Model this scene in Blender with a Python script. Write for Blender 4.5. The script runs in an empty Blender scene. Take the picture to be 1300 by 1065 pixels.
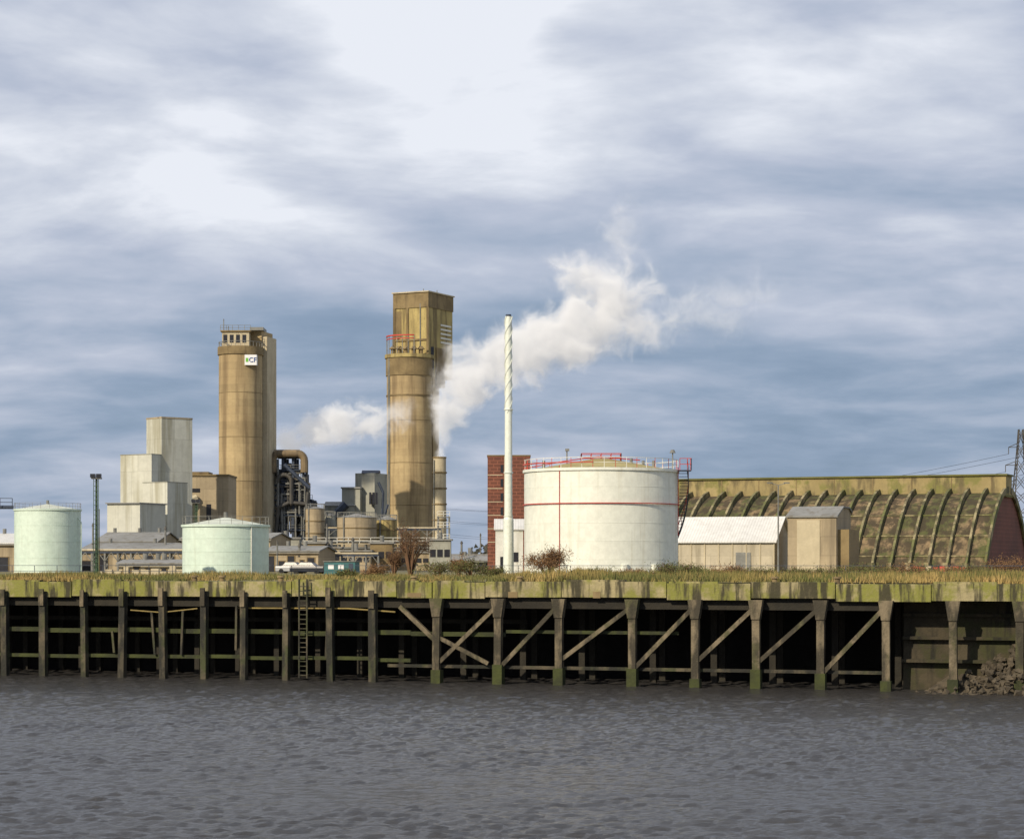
import bpy, bmesh, math, random
import numpy as np
from mathutils import Vector, Matrix
F=2800.0; H=8.3; G=7.0; HY=715.0
rng=random.Random(7)
scene=bpy.context.scene
scene.view_settings.view_transform='Standard'
try: scene.view_settings.look='None'
except Exception: pass
scene.view_settings.exposure=0

# ---------------------------------------------------------------- materials
def new_mat(name):
    m=bpy.data.materials.new(name); m.use_nodes=True
    nt=m.node_tree; nt.nodes.clear()
    return m,nt
def N(nt,t,**kw):
    n=nt.nodes.new(t)
    for k,v in kw.items(): setattr(n,k,v)
    return n
def mixc(nt,f,a,b,mode='MIX'):
    n=N(nt,'ShaderNodeMix',data_type='RGBA',blend_type=mode)
    for i,v in ((0,f),(6,a),(7,b)):
        if hasattr(v,'is_linked') or hasattr(v,'links'): nt.links.new(v,n.inputs[i])
        elif i==0: n.inputs[0].default_value=v
        else: n.inputs[i].default_value=(*v,1)
    return n.outputs[2]
def noise(nt,vec,scale,detail=5,rough=.6,sc=(1,1,1),dist=0.0,color=False):
    mp=N(nt,'ShaderNodeMapping'); mp.inputs['Scale'].default_value=sc
    nt.links.new(vec,mp.inputs[0])
    n=N(nt,'ShaderNodeTexNoise'); n.inputs['Scale'].default_value=scale
    n.inputs['Detail'].default_value=detail; n.inputs['Roughness'].default_value=rough
    n.inputs['Distortion'].default_value=dist
    nt.links.new(mp.outputs[0],n.inputs['Vector'])
    return n.outputs[1] if color else n.outputs[0]
def ramp(nt,v,a,b,lo=0.,hi=1.):
    n=N(nt,'ShaderNodeMapRange'); n.interpolation_type='SMOOTHSTEP'
    nt.links.new(v,n.inputs[0])
    n.inputs[1].default_value=a;n.inputs[2].default_value=b;n.inputs[3].default_value=lo;n.inputs[4].default_value=hi
    return n.outputs[0]
def M(name,c1,c2=None,scale=.6,rough=.85,stain=None,stain_amt=.6,ssc=(1.2,1.2,.09),srange=(.5,.68),
      c3=None,c3scale=.25,c3range=(.5,.62),ribs=None,ribdir='x',bump=.15,metal=0.,brick=None):
    m,nt=new_mat(name); L=nt.links
    tc=N(nt,'ShaderNodeTexCoord').outputs['Object']
    c2=c2 or tuple(x*.8 for x in c1)
    col=mixc(nt,ramp(nt,noise(nt,tc,scale),.35,.65),c1,c2)
    if c3: col=mixc(nt,ramp(nt,noise(nt,tc,c3scale,6,.65),*c3range),col,c3)
    fine=noise(nt,tc,scale*9,4,.7)
    col=mixc(nt,ramp(nt,fine,.3,.7,0,.35),col,tuple(x*.6 for x in c1))
    if stain:
        col=mixc(nt,ramp(nt,noise(nt,tc,1.,5,.6,ssc),srange[0],srange[1],0,stain_amt),col,stain)
    h=fine
    if brick:
        mp=N(nt,'ShaderNodeMapping'); mp.inputs['Rotation'].default_value=(math.radians(90),0,0)
        L.new(tc,mp.inputs[0])
        br=N(nt,'ShaderNodeTexBrick'); L.new(mp.outputs[0],br.inputs[0])
        br.inputs['Scale'].default_value=1; br.inputs['Brick Width'].default_value=brick[0]; br.inputs['Row Height'].default_value=brick[1]
        br.inputs['Mortar Size'].default_value=brick[2]
        br.inputs['Color1'].default_value=(1,1,1,1);br.inputs['Color2'].default_value=(.85,.85,.85,1);br.inputs['Mortar'].default_value=(brick[3],)*3+(1,)
        col=mixc(nt,1.,col,br.outputs[0],'MULTIPLY')
    if ribs:
        w=N(nt,'ShaderNodeTexWave',bands_direction=ribdir.upper()); w.inputs['Scale'].default_value=ribs
        L.new(tc,w.inputs[0])
        col=mixc(nt,ramp(nt,w.outputs[1],.0,.6,.3,0.),col,tuple(x*.45 for x in c1))
    b=N(nt,'ShaderNodeBsdfPrincipled'); L.new(col,b.inputs['Base Color'])
    b.inputs['Roughness'].default_value=rough; b.inputs['Metallic'].default_value=metal
    bp=N(nt,'ShaderNodeBump'); bp.inputs['Strength'].default_value=bump; bp.inputs['Distance'].default_value=.1
    L.new(h,bp.inputs['Height']); L.new(bp.outputs[0],b.inputs['Normal'])
    o=N(nt,'ShaderNodeOutputMaterial'); L.new(b.outputs[0],o.inputs[0])
    return m
conc=M('tower_concrete',(.47,.36,.195),(.37,.275,.145),.12,.9,stain=(.14,.095,.05),stain_amt=.7,ssc=(.5,.5,.03),srange=(.46,.68),brick=(60,1.5,.03,.8))
concd=M('tower_concrete_dark',(.25,.185,.09),(.16,.115,.055),.3,.9,stain=(.07,.05,.03),ssc=(.6,.6,.05))
concy=M('tower_concrete_yellow',(.44,.35,.14),(.32,.25,.10),.25,.9,stain=(.11,.08,.04),stain_amt=.75,ssc=(.6,.6,.07),srange=(.46,.64))
concl=M('pale_concrete',(.52,.45,.31),(.43,.37,.25),.2,.9,stain=(.25,.2,.13),ssc=(.6,.6,.04))
deckm=M('mossy_concrete',(.37,.315,.17),(.25,.215,.12),.5,.95,stain=(.04,.036,.02),stain_amt=.95,ssc=(1.5,1.5,.22),srange=(.46,.60),c3=(.19,.195,.035),c3scale=.4,c3range=(.42,.56),bump=.6)
postm=M('wet_pile',(.11,.09,.055),(.055,.047,.03),.8,.85,stain=(.012,.012,.009),stain_amt=.92,ssc=(1,1,.35),srange=(.40,.58),c3=(.04,.05,.014),c3scale=.5,c3range=(.46,.6),bump=.6)
postb=M('rear_pile',(.028,.024,.016),(.016,.014,.01),.8,.9,bump=.6)  # darker pile colour with the under-deck shade put into it
postl=M('weathered_pile',(.20,.16,.10),(.11,.09,.055),.8,.85,stain=(.028,.024,.015),stain_amt=.9,ssc=(1,1,.35),srange=(.42,.6),c3=(.055,.058,.018),c3scale=.4,c3range=(.48,.6),bump=.6)
algae=M('algae_timber',(.05,.06,.013),(.024,.028,.01),.7,.9,stain=(.012,.012,.008),bump=.6)
blackm=M('dark_wall',(.012,.01,.009),(.006,.006,.005),.5,1)  # near-black colour paints in the dark void beneath the deck
quaym=M('quay_wall',(.065,.052,.03),(.032,.027,.017),.5,.95,stain=(.012,.011,.008),stain_amt=.85,c3=(.04,.042,.013),bump=.6)
tankw=M('tank_paint_white',(.76,.77,.69),(.71,.73,.65),.15,.5,stain=(.42,.38,.26),stain_amt=.45,ssc=(1.3,1.3,.07),srange=(.52,.74),bump=.03)
tankg=M('tank_paint_mint',(.60,.71,.62),(.54,.66,.57),.2,.5,stain=(.35,.36,.28),stain_amt=.45,ssc=(1.1,1.1,.08),srange=(.53,.73),bump=.03)
tankt=M('tank_roof_moss',(.42,.36,.16),(.3,.25,.10),.5,.9)
tankc=M('tank_roof_pale',(.6,.64,.56),(.5,.52,.42),.5,.8)
red=M('red_paint',(.52,.05,.03),(.4,.05,.03),1,.5)
white=M('white_paint',(.74,.73,.66),(.6,.6,.54),.4,.6,stain=(.4,.38,.3),stain_amt=.4)
stackm=M('stack_paint',(.72,.76,.69),(.66,.70,.63),.4,.5,stain=(.40,.38,.29),stain_amt=.45,ssc=(1.5,1.5,.1))
cladw=M('cladding_white',(.60,.60,.52),(.52,.52,.44),.08,.7,stain=(.30,.28,.19),stain_amt=.7,ssc=(.5,.5,.03),srange=(.47,.66),brick=(2.5,6,.05,.75))
cladg=M('cladding_grey',(.36,.36,.30),(.29,.29,.25),.1,.7,stain=(.16,.14,.1),stain_amt=.5,ssc=(.5,.5,.04),brick=(2.5,5,.05,.8))
cladb=M('cladding_buff',(.42,.34,.22),(.33,.265,.17),.15,.85,stain=(.15,.12,.08),ssc=(.6,.6,.05),brick=(2.5,2.2,.05,.75))
cladc=M('cladding_cream',(.52,.46,.34),(.44,.39,.29),.15,.85,stain=(.22,.19,.13),ssc=(.6,.6,.05),brick=(2.5,2.2,.05,.8))
rooflt=M('roof_sheet_pale',(.70,.69,.66),(.6,.6,.58),.15,.6,stain=(.45,.44,.4),stain_amt=.4,ribs=.9)
roofg=M('roof_sheet_grey',(.26,.26,.25),(.19,.19,.18),.15,.8,stain=(.13,.11,.08))
brickr=M('brick_red',(.17,.062,.038),(.12,.045,.03),.2,.9,brick=(1.2,.55,.07,1.6))
brickend=M('brick_end',(.19,.07,.05),(.13,.052,.038),.2,.9,brick=(1.2,.6,.05,1.2))
glassd=M('dark_opening',(.025,.025,.03),(.015,.015,.02),1,.3)
steelb=M('steel_blue',(.035,.05,.085),(.02,.03,.05),.6,.6)
steelg=M('steel_grey',(.22,.22,.20),(.13,.13,.12),.6,.5)
rust=M('rusty_duct',(.22,.16,.085),(.12,.085,.05),.4,.7,stain=(.05,.04,.03))
ductd=M('dark_duct',(.085,.075,.06),(.04,.04,.04),.4,.6,stain=(.02,.02,.02))
barnr=M('barn_shell',(.27,.19,.105),(.185,.135,.075),.35,.95,stain=(.045,.034,.02),stain_amt=.88,ssc=(.8,.8,.2),srange=(.40,.57),c3=(.06,.074,.02),c3scale=.16,c3range=(.43,.54),bump=.7)
barnrib=M('barn_rib',(.34,.285,.165),(.22,.195,.10),.5,.95,stain=(.07,.06,.035),stain_amt=.8,ssc=(.8,.8,.4),srange=(.45,.6),c3=(.10,.115,.03),c3scale=.2,c3range=(.44,.56))
barntop=M('barn_gallery',(.37,.295,.14),(.28,.22,.10),.15,.95,stain=(.10,.08,.045),stain_amt=.75,ssc=(.7,.7,.2),srange=(.46,.64),c3=(.18,.175,.05),c3scale=.2)
mossm=M('moss',(.15,.145,.04),(.10,.10,.03),.5,1)
greenp=M('green_paint',(.04,.085,.04),(.03,.06,.03),1,.5)
yellowp=M('yellow_pipe',(.28,.21,.06),(.16,.12,.04),1,.6)
teal=M('cabin_teal',(.03,.14,.15),(.025,.10,.11),1,.6)
rockm=M('rubble',(.11,.088,.058),(.05,.04,.027),1.2,.95,bump=.6)
twigm=M('bare_twigs',(.16,.085,.045),(.08,.05,.025),1,.95)
leafm=M('scrub_leaf',(.12,.125,.03),(.06,.07,.018),1,.95)
leafr=M('dry_leaf',(.24,.13,.05),(.14,.08,.03),1,.95)
grassm=M('dry_grass',(.38,.27,.10),(.20,.17,.05),.3,.95,c3=(.09,.11,.028),c3scale=.12,c3range=(.44,.55))
treem=M('distant_foliage',(.075,.07,.05),(.05,.05,.04),.1,1)
groundm=M('ground_soil',(.20,.165,.075),(.13,.12,.05),.08,1,c3=(.12,.12,.035),c3scale=.05,bump=.3)
signw=M('sign_white',(.8,.8,.8),(.78,.78,.78),1,.5,bump=0)
signb=M('sign_blue',(.02,.08,.3),(.02,.08,.3),1,.5,bump=0)
signg=M('sign_green',(.15,.45,.05),(.15,.45,.05),1,.5,bump=0)
carp=M('car_paint_dark',(.03,.035,.05),(.025,.03,.04),1,.25,bump=0)
carw=M('car_paint_pale',(.40,.41,.42),(.36,.37,.38),1,.25,bump=0)
tyre=M('tyre_rubber',(.02,.02,.02),(.015,.015,.015),1,.9,bump=0)

# ---------------------------------------------------------------- builder
class B:
    def __init__(s,name,px=None,D=None,z=G,rot=0.,loc=None):
        s.name=name; s.parts={}
        if loc is None: loc=((px-650)/F*D,D,z)
        s.loc=Vector(loc); s.D=D; s.px=px; s.rot=math.radians(rot)
    def X(s,px): return (px-s.px)*s.D/F
    def Z(s,py): return H+(HY-py)*s.D/F-s.loc.z
    def W(s,w): return w*s.D/F
    def bm(s,part,mat):
        if part not in s.parts: s.parts[part]=(bmesh.new(),mat)
        return s.parts[part][0]
    def box(s,part,mat,x0,x1,y0,y1,z0,z1,rz=0.,taper=1.):
        bm=s.bm(part,mat); cx,cy=(x0+x1)/2,(y0+y1)/2; c,sn=math.cos(math.radians(rz)),math.sin(math.radians(rz))
        vs=[]
        for z,t in ((z0,1),(z1,taper)):
            for x,y in ((x0,y0),(x1,y0),(x1,y1),(x0,y1)):
                dx,dy=(x-cx)*t,(y-cy)*t
                vs.append(bm.verts.new((cx+dx*c-dy*sn,cy+dx*sn+dy*c,z)))
        for f in ((3,2,1,0),(4,5,6,7),(0,1,5,4),(1,2,6,5),(2,3,7,6),(3,0,4,7)): bm.faces.new([vs[i] for i in f])
    def cyl(s,part,mat,cx,cy,z0,z1,r0,r1=None,seg=40,cap=True):
        if r1 is None:r1=r0
        bm=s.bm(part,mat)
        a=[bm.verts.new((cx+r0*math.cos(2*math.pi*i/seg),cy+r0*math.sin(2*math.pi*i/seg),z0)) for i in range(seg)]
        if r1<1e-4:
            t=bm.verts.new((cx,cy,z1))
            for i in range(seg): bm.faces.new((a[i],a[(i+1)%seg],t))
            return
        b=[bm.verts.new((cx+r1*math.cos(2*math.pi*i/seg),cy+r1*math.sin(2*math.pi*i/seg),z1)) for i in range(seg)]
        for i in range(seg): bm.faces.new((a[i],a[(i+1)%seg],b[(i+1)%seg],b[i]))
        if cap: bm.faces.new(b); bm.faces.new(a[::-1])
    def beam(s,part,mat,p,q,w,h=None,seg=4):
        h=h or w; bm=s.bm(part,mat); p=Vector(p);q=Vector(q); d=(q-p)
        if d.length<1e-6: return
        d.normalize(); up=Vector((0,0,1)) if abs(d.z)<.95 else Vector((0,1,0))
        a=d.cross(up).normalized(); b=a.cross(d).normalized()
        rings=[]
        for o in (p,q):
            r=[]
            for i in range(seg):
                t=2*math.pi*(i+.5)/seg; k=1/math.cos(math.pi/seg) if seg==4 else 1
                r.append(bm.verts.new(o+a*(math.cos(t)*w/2*k)+b*(math.sin(t)*h/2*k)))
            rings.append(r)
        for i in range(seg): bm.faces.new((rings[0][i],rings[0][(i+1)%seg],rings[1][(i+1)%seg],rings[1][i]))
        bm.faces.new(rings[1]); bm.faces.new(rings[0][::-1])
    def pipe(s,part,mat,pts,r,seg=8):
        for a,b in zip(pts,pts[1:]): s.beam(part,mat,a,b,2*r,2*r,seg)
    def ring(s,part,mat,cx,cy,z,R,w,seg=48,a0=0,a1=360,z2=None):
        pts=[]
        for i in range(seg+1):
            t=math.radians(a0+(a1-a0)*i/seg); zz=z if z2 is None else z+(z2-z)*i/seg
            pts.append((cx+R*math.cos(t),cy+R*math.sin(t),zz))
        s.pipe(part,mat,pts,w/2,4)
    def prism(s,part,mat,prof,x0,x1):
        bm=s.bm(part,mat)
        a=[bm.verts.new((x0,y,z)) for y,z in prof]; b=[bm.verts.new((x1,y,z)) for y,z in prof]
        n=len(prof)
        for i in range(n): bm.faces.new((a[i],a[(i+1)%n],b[(i+1)%n],b[i]))
        bm.faces.new(a[::-1]); bm.faces.new(b)
    def rail(s,part,mat,pts,h=1.1,step=1.5,w=.06):
        for a,b in zip(pts,pts[1:]):
            a=Vector(a);b=Vector(b); L=(b-a).length; n=max(1,int(L/step))
            for k in (h,h*.5): s.beam(part,mat,a+Vector((0,0,k)),b+Vector((0,0,k)),w)
            for i in range(n+1):
                p=a.lerp(b,i/n); s.beam(part,mat,p,p+Vector((0,0,h)),w)
    def gable(s,x0,x1,y0,y1,z0,ze,zr,wall,roof,over=.3):
        ym=(y0+y1)/2
        s.prism('walls',wall,[(y0,z0),(y0,ze),(ym,zr),(y1,ze),(y1,z0)],x0,x1)
        k=(zr-ze)/(ym-y0)
        s.prism('roof',roof,[(y0-over,ze-over*k+.03),(y0-over,ze-over*k+.2),(ym,zr+.2),(y1+over,ze-over*k+.2),(y1+over,ze-over*k+.03),(ym,zr+.03)],x0-over,x1+over)
    def done(s):
        e=bpy.data.objects.new(s.name,None); scene.collection.objects.link(e)
        e.location=s.loc; e.rotation_euler=(0,0,s.rot); e.empty_display_size=.5
        for k,(bm,mat) in s.parts.items():
            bmesh.ops.recalc_face_normals(bm,faces=bm.faces)
            me=bpy.data.meshes.new(k); bm.to_mesh(me); bm.free(); me.materials.append(mat)
            o=bpy.data.objects.new(k,me); scene.collection.objects.link(o); o.parent=e
        return e
def single(name,verts,faces,mats,idx=None,loc=(0,0,0)):
    me=bpy.data.meshes.new(name); me.from_pydata(verts,[],faces)
    for m in (mats if isinstance(mats,list) else [mats]): me.materials.append(m)
    if idx: me.polygons.foreach_set('material_index',idx)
    me.update(); o=bpy.data.objects.new(name,me); o.location=loc; scene.collection.objects.link(o); return o

# ---------------------------------------------------------------- camera, sun, sky
cam=bpy.data.cameras.new('camera'); co=bpy.data.objects.new('camera',cam); scene.collection.objects.link(co)
co.location=(0,0,H); co.rotation_euler=(math.radians(90),0,0); cam.sensor_width=36; cam.lens=36*F/1300
cam.shift_y=(HY-532.5)/1300; cam.clip_start=.5; cam.clip_end=20000; scene.camera=co
AZ=38; EL=31
sd=Vector((-math.sin(math.radians(AZ))*math.cos(math.radians(EL)),-math.cos(math.radians(AZ))*math.cos(math.radians(EL)),math.sin(math.radians(EL))))
sun=bpy.data.lights.new('sun','SUN'); sun.energy=4.6; sun.angle=math.radians(.6); sun.color=(1,.87,.67)
so=bpy.data.objects.new('sun',sun); scene.collection.objects.link(so); so.rotation_euler=(-sd).to_track_quat('-Z','Y').to_euler(); so.location=(-50,-50,80)

w=bpy.data.worlds.new('World'); scene.world=w; w.use_nodes=True; nt=w.node_tree; nt.nodes.clear(); L=nt.links
sky=N(nt,'ShaderNodeTexSky',sky_type='NISHITA'); sky.sun_disc=False; sky.sun_elevation=math.radians(EL); sky.sun_rotation=math.radians(180+AZ)
bg1=N(nt,'ShaderNodeBackground'); L.new(sky.outputs[0],bg1.inputs[0]); bg1.inputs[1].default_value=.09
d=N(nt,'ShaderNodeTexCoord').outputs['Generated']
sep=N(nt,'ShaderNodeSeparateXYZ'); L.new(d,sep.inputs[0])
def math_(op,a,b=None,c=None,clamp=False,nt=nt):
    n=N(nt,'ShaderNodeMath',operation=op); n.use_clamp=clamp
    for i,v in enumerate((a,b,c)):
        if v is None: continue
        if isinstance(v,(int,float)): n.inputs[i].default_value=v
        else: nt.links.new(v,n.inputs[i])
    return n.outputs[0]
z=sep.outputs[2]; zc=math_('ADD',math_('MAXIMUM',z,0.),.19)
comb=N(nt,'ShaderNodeCombineXYZ'); L.new(math_('DIVIDE',sep.outputs[0],zc),comb.inputs[0]); L.new(math_('DIVIDE',sep.outputs[1],zc),comb.inputs[1]); comb.inputs[2].default_value=3.3
n1=noise(nt,comb.outputs[0],2.3,8,.52,(1,1.15,1),.25)
n2=noise(nt,comb.outputs[0],.8,3,.5,(1,1,1),.2)
n3=noise(nt,comb.outputs[0],6.,6,.55,(1,1.1,1),.3)
v=math_('ADD',math_('MULTIPLY',n1,.85),math_('MULTIPLY',n2,.25)); v=math_('ADD',v,math_('MULTIPLY',n3,.22))
v=math_('ADD',v,.13)
el=ramp(nt,z,.09,.22,-.10,.06)
low=ramp(nt,z,.0,.06,.07,0.)
v=math_('ADD',v,math_('ADD',el,low))
for (gx,gy,rad,amt) in ((-90,0,.095,.32),(540,40,.09,.14),(330,150,.05,.04),(-450,140,.12,.05)):
    vm=N(nt,'ShaderNodeVectorMath',operation='DISTANCE'); L.new(d,vm.inputs[0]); vm.inputs[1].default_value=Vector((gx/F,1,(HY-gy)/F)).normalized()
    v=math_('ADD',v,ramp(nt,vm.outputs['Value'],0,rad,amt,0.))
cr=N(nt,'ShaderNodeValToRGB'); L.new(v,cr.inputs[0]); e=cr.color_ramp.elements
e[0].position=.50; e[0].color=(.215,.30,.43,1); e[1].position=1.0; e[1].color=(.84,.87,.94,1)
for p,c in ((.62,(.285,.37,.505,1)),(.72,(.385,.455,.585,1)),(.82,(.505,.555,.675,1)),(.92,(.67,.71,.80,1))):
    k=e.new(p); k.color=c
bg2=N(nt,'ShaderNodeBackground'); L.new(cr.outputs[0],bg2.inputs[0]); bg2.inputs[1].default_value=1.
mx=N(nt,'ShaderNodeMixShader'); L.new(ramp(nt,n1,.2,.4,.88,.96),mx.inputs[0]); L.new(bg1.outputs[0],mx.inputs[1]); L.new(bg2.outputs[0],mx.inputs[2])
L.new(mx.outputs[0],N(nt,'ShaderNodeOutputWorld').inputs[0])

# ---------------------------------------------------------------- water
m,nt=new_mat('river_water'); L=nt.links
tc=N(nt,'ShaderNodeTexCoord').outputs['Object']
a=noise(nt,tc,6.,5,.7,(.8,1.1,1),.4)
bp=N(nt,'ShaderNodeBump'); bp.inputs['Strength'].default_value=1.; bp.inputs['Distance'].default_value=.07; L.new(a,bp.inputs['Height'])
b=N(nt,'ShaderNodeBsdfPrincipled'); b.inputs['Base Color'].default_value=(.045,.043,.042,1); b.inputs['Roughness'].default_value=.15; b.inputs['IOR'].default_value=1.33
L.new(bp.outputs[0],b.inputs['Normal']); L.new(b.outputs[0],N(nt,'ShaderNodeOutputMaterial').inputs[0])
watm=m
nr=np.random.RandomState(3)
yr=[];y=28.
while y<182: yr.append(y); y+=.075+.08*(y/60)**1.2
xr=np.arange(-88,88,.17); yr=np.array(yr); XX,YY=np.meshgrid(xr,yr); ZZ=np.zeros_like(XX)
gust=np.zeros_like(XX)
for i in range(14):
    a_=nr.uniform(0,6.28); k=2*math.pi/nr.uniform(6,45); gust+=np.sin(XX*math.cos(a_)*k*.45+YY*math.sin(a_)*k+nr.uniform(0,6.28))
gust=.85+.2*gust/2.4
for i in range(80):
    lam=.36*(1.7/.36)**(nr.rand()**1.1); k=2*math.pi/lam; a_=math.radians(nr.normal(82,36)); amp=.0066*lam**.8
    ph=XX*math.cos(a_)*k+YY*math.sin(a_)*k+nr.uniform(0,6.28)
    ZZ+=amp*(np.sin(ph)+.2*np.sin(2*ph+1.2))
ZZ*=gust
ZZ*=np.minimum(1,(88-np.abs(XX))/4)
ny_,nx_=XX.shape
co_=np.stack([XX,YY,ZZ],-1).reshape(-1,3)
ii=(np.arange(ny_-1)[:,None]*nx_+np.arange(nx_-1)[None,:]).reshape(-1)
fc=np.stack([ii,ii+1,ii+nx_+1,ii+nx_],-1)
out=np.array([(-5000,-500,-.02),(5000,-500,-.02),(5000,yr[0],-.02),(-5000,yr[0],-.02),(-5000,yr[-1],-.02),(5000,yr[-1],-.02),(5000,3000,-.02),(-5000,3000,-.02),(-88,yr[0],-.02),(87.8,yr[0],-.02),(87.8,yr[-1],-.02),(-88,yr[-1],-.02)])
b0=len(co_); allv=np.concatenate([co_,out]); 
of=np.array([(0,1,2,3),(4,5,6,7),(3,8,11,4),(9,2,5,10)])+b0
fc=np.concatenate([fc,of])
me=bpy.data.meshes.new('water'); me.vertices.add(len(allv)); me.vertices.foreach_set('co',allv.reshape(-1))
me.loops.add(len(fc)*4); me.loops.foreach_set('vertex_index',fc.reshape(-1)); me.polygons.add(len(fc)); me.polygons.foreach_set('loop_start',np.arange(len(fc))*4); me.polygons.foreach_set('loop_total',np.full(len(fc),4))
me.polygons.foreach_set('use_smooth',np.ones(len(fc),dtype=bool)); me.update(calc_edges=True); me.validate(); me.materials.append(watm)
wo=bpy.data.objects.new('water',me); scene.collection.objects.link(wo)

# ---------------------------------------------------------------- wharf
DL=163.7; XL=-650/F*DL; th=math.radians(17.95); cw,sw=math.cos(th),math.sin(th)
def ws(px): k=(px-650)/F; return (k*DL-XL)/(cw+k*sw)
Wl=(XL,DL,0)
def wpt(s,t,z=G): return Vector((XL+s*cw+t*sw,DL-s*sw+t*cw,z))
b=B('timber_wharf',loc=Wl,rot=-17.95)
S0,S1=-45,130
b.box('deck',deckm,S0,S1,.35,10.5,6.35,6.95)
s=S0
while s<S1:
    ln=rng.uniform(2.5,8); dz=rng.uniform(-.07,.07); y0_=rng.uniform(-.06,.05)
    b.box('edge_beam',deckm,s,min(s+ln-.06,S1),y0_,.8,5.9+dz*1.5,7.0+dz)
    if rng.random()<.5: b.box('edge_kerb',deckm,s+.1,s+ln*.6,.05,.5,7.0+dz,7.12+dz)
    if rng.random()<.3: b.box('broken_patches',concd,s+ln*.3,s+ln*.3+rng.uniform(.3,1.2),y0_-.03,.1,5.95,6.2+rng.uniform(0,.4))
    s+=ln
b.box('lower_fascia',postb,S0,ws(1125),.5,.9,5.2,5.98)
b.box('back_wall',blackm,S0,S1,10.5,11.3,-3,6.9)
left=[ws(473)-i*(ws(473)-ws(7))/9+rng.uniform(-.1,.1) for i in range(0,24)]
left=[x for x in left if x>S0]
right=[ws(p) for p in (555,633,710,803,883,960,1042,1125,1210,1295)]
while right[-1]<S1-4: right.append(right[-1]+4.1)
for s in left:
    j=rng.uniform(-.06,.06); wd=rng.uniform(.19,.27); ln=rng.uniform(-.15,.15)
    b.beam('piles',postm,(s+ln,-.1,-2),(s,-.1,6.25+j),wd*2,.5)
    b.box('pile_caps',postl,s-wd*.8,s+wd*.8,-.5,-.36,5.2+j,6.5+j+rng.uniform(-.15,.1))
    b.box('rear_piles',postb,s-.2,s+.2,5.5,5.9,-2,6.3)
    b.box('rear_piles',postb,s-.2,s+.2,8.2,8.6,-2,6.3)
for a_,c2 in zip(sorted(left),sorted(left)[1:]+[ws(520)]):
    z_=3.25+rng.uniform(-.08,.08); b.box('waling_upper',algae,a_+.02,c2,.16+rng.uniform(0,.06),.42,z_,z_+.32)
    if rng.random()<.85: z_=1.45+rng.uniform(-.08,.08); b.box('waling_lower',algae,a_+.02,c2,.16,.42,z_,z_+.25)
b.box('waling_upper',algae,ws(520)+.02,ws(640),.18,.42,3.25,3.55)
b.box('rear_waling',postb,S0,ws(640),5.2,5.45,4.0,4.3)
for i in range(14):
    s=rng.uniform(S0,ws(560)); z0=rng.uniform(.2,2.5); b.beam('fender_timbers',postm,(s,.0,z0),(s+rng.uniform(-.3,.3),.0,z0+rng.uniform(1.5,3.4)),.16,.16)
for s in right:
    b.beam('concrete_piles',postl,(s+rng.uniform(-.08,.08),0,-2),(s,0,5.0),.5,.5)
    bm=b.bm('pile_heads',postl)
    vs=[bm.verts.new(p) for p in ((s-.28,-.34,4.6),(s+.28,-.34,4.6),(s+.48,-.34,5.88),(s-.48,-.34,5.88),(s-.28,.3,4.6),(s+.28,.3,4.6),(s+.48,.3,5.88),(s-.48,.3,5.88))]
    for f in ((0,1,2,3),(5,4,7,6),(4,0,3,7),(1,5,6,2),(3,2,6,7),(0,4,5,1)): bm.faces.new([vs[q] for q in f])
    b.box('pile_feet',algae,s-.34,s+.34,-.38,.33,-2,.9+rng.uniform(-.3,.6))
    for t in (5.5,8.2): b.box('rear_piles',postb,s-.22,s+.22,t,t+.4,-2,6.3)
pr=[ws(473)]+right
for i in range(2,len(pr)):
    if pr[i]>ws(1170): break
    b.beam('braces',postl,(pr[i]-.3,.0,5.2),(pr[i-1]+.2,.0,1.5+rng.uniform(-.35,.35)),.28,.28)
b.beam('braces',postl,(ws(508),.0,5.3),(ws(552),.0,3.0),.30,.30)
b.beam('braces',postm,(ws(556),.0,3.2),(ws(620),.0,1.4),.26,.26)
b.box('tie_rail',postm,ws(490),ws(1125),.3,.5,1.05,1.27)
b.box('tie_rail_upper',algae,ws(640),ws(860),.3,.5,3.5,3.72)
b.pipe('pipes',yellowp,[(ws(165),.1,4.9),(ws(205),.05,4.75),(ws(250),.1,5.05)],.05)
b.pipe('pipes',yellowp,[(ws(300),.3,5.1),(ws(440),.3,5.12),(ws(500),.3,4.9)],.06)
for dx in (-.3,.3): b.beam('ladder',postm,(ws(388)+dx,-.45,.2),(ws(388)+dx,-.45,7.2),.1)
for i in range(20): b.beam('ladder',postm,(ws(388)-.3,-.45,.4+i*.33),(ws(388)+.3,-.45,.4+i*.33),.06)
for p in (240,275,350,520,655,980,1060):
    s=ws(p); b.cyl('bollards',concd,s,.9,6.95,7.3,.2,.18,12); b.cyl('bollards',concd,s,.9,7.3,7.42,.28,.24,12)
b.done()
q=B('quay_wall',loc=Wl,rot=-17.95)
q.prism('wall',quaym,[(2.2,-3),(2.9,6.3),(10.4,6.3),(10.4,-3)],ws(1140),S1)
for i in range(3): q.box('ledges',quaym,ws(1140)-.01,S1,2.0+i*.25-.1,2.9,1.8+i*1.5,2.0+i*1.5)
q.done()
rv=[];rf=[]
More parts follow.
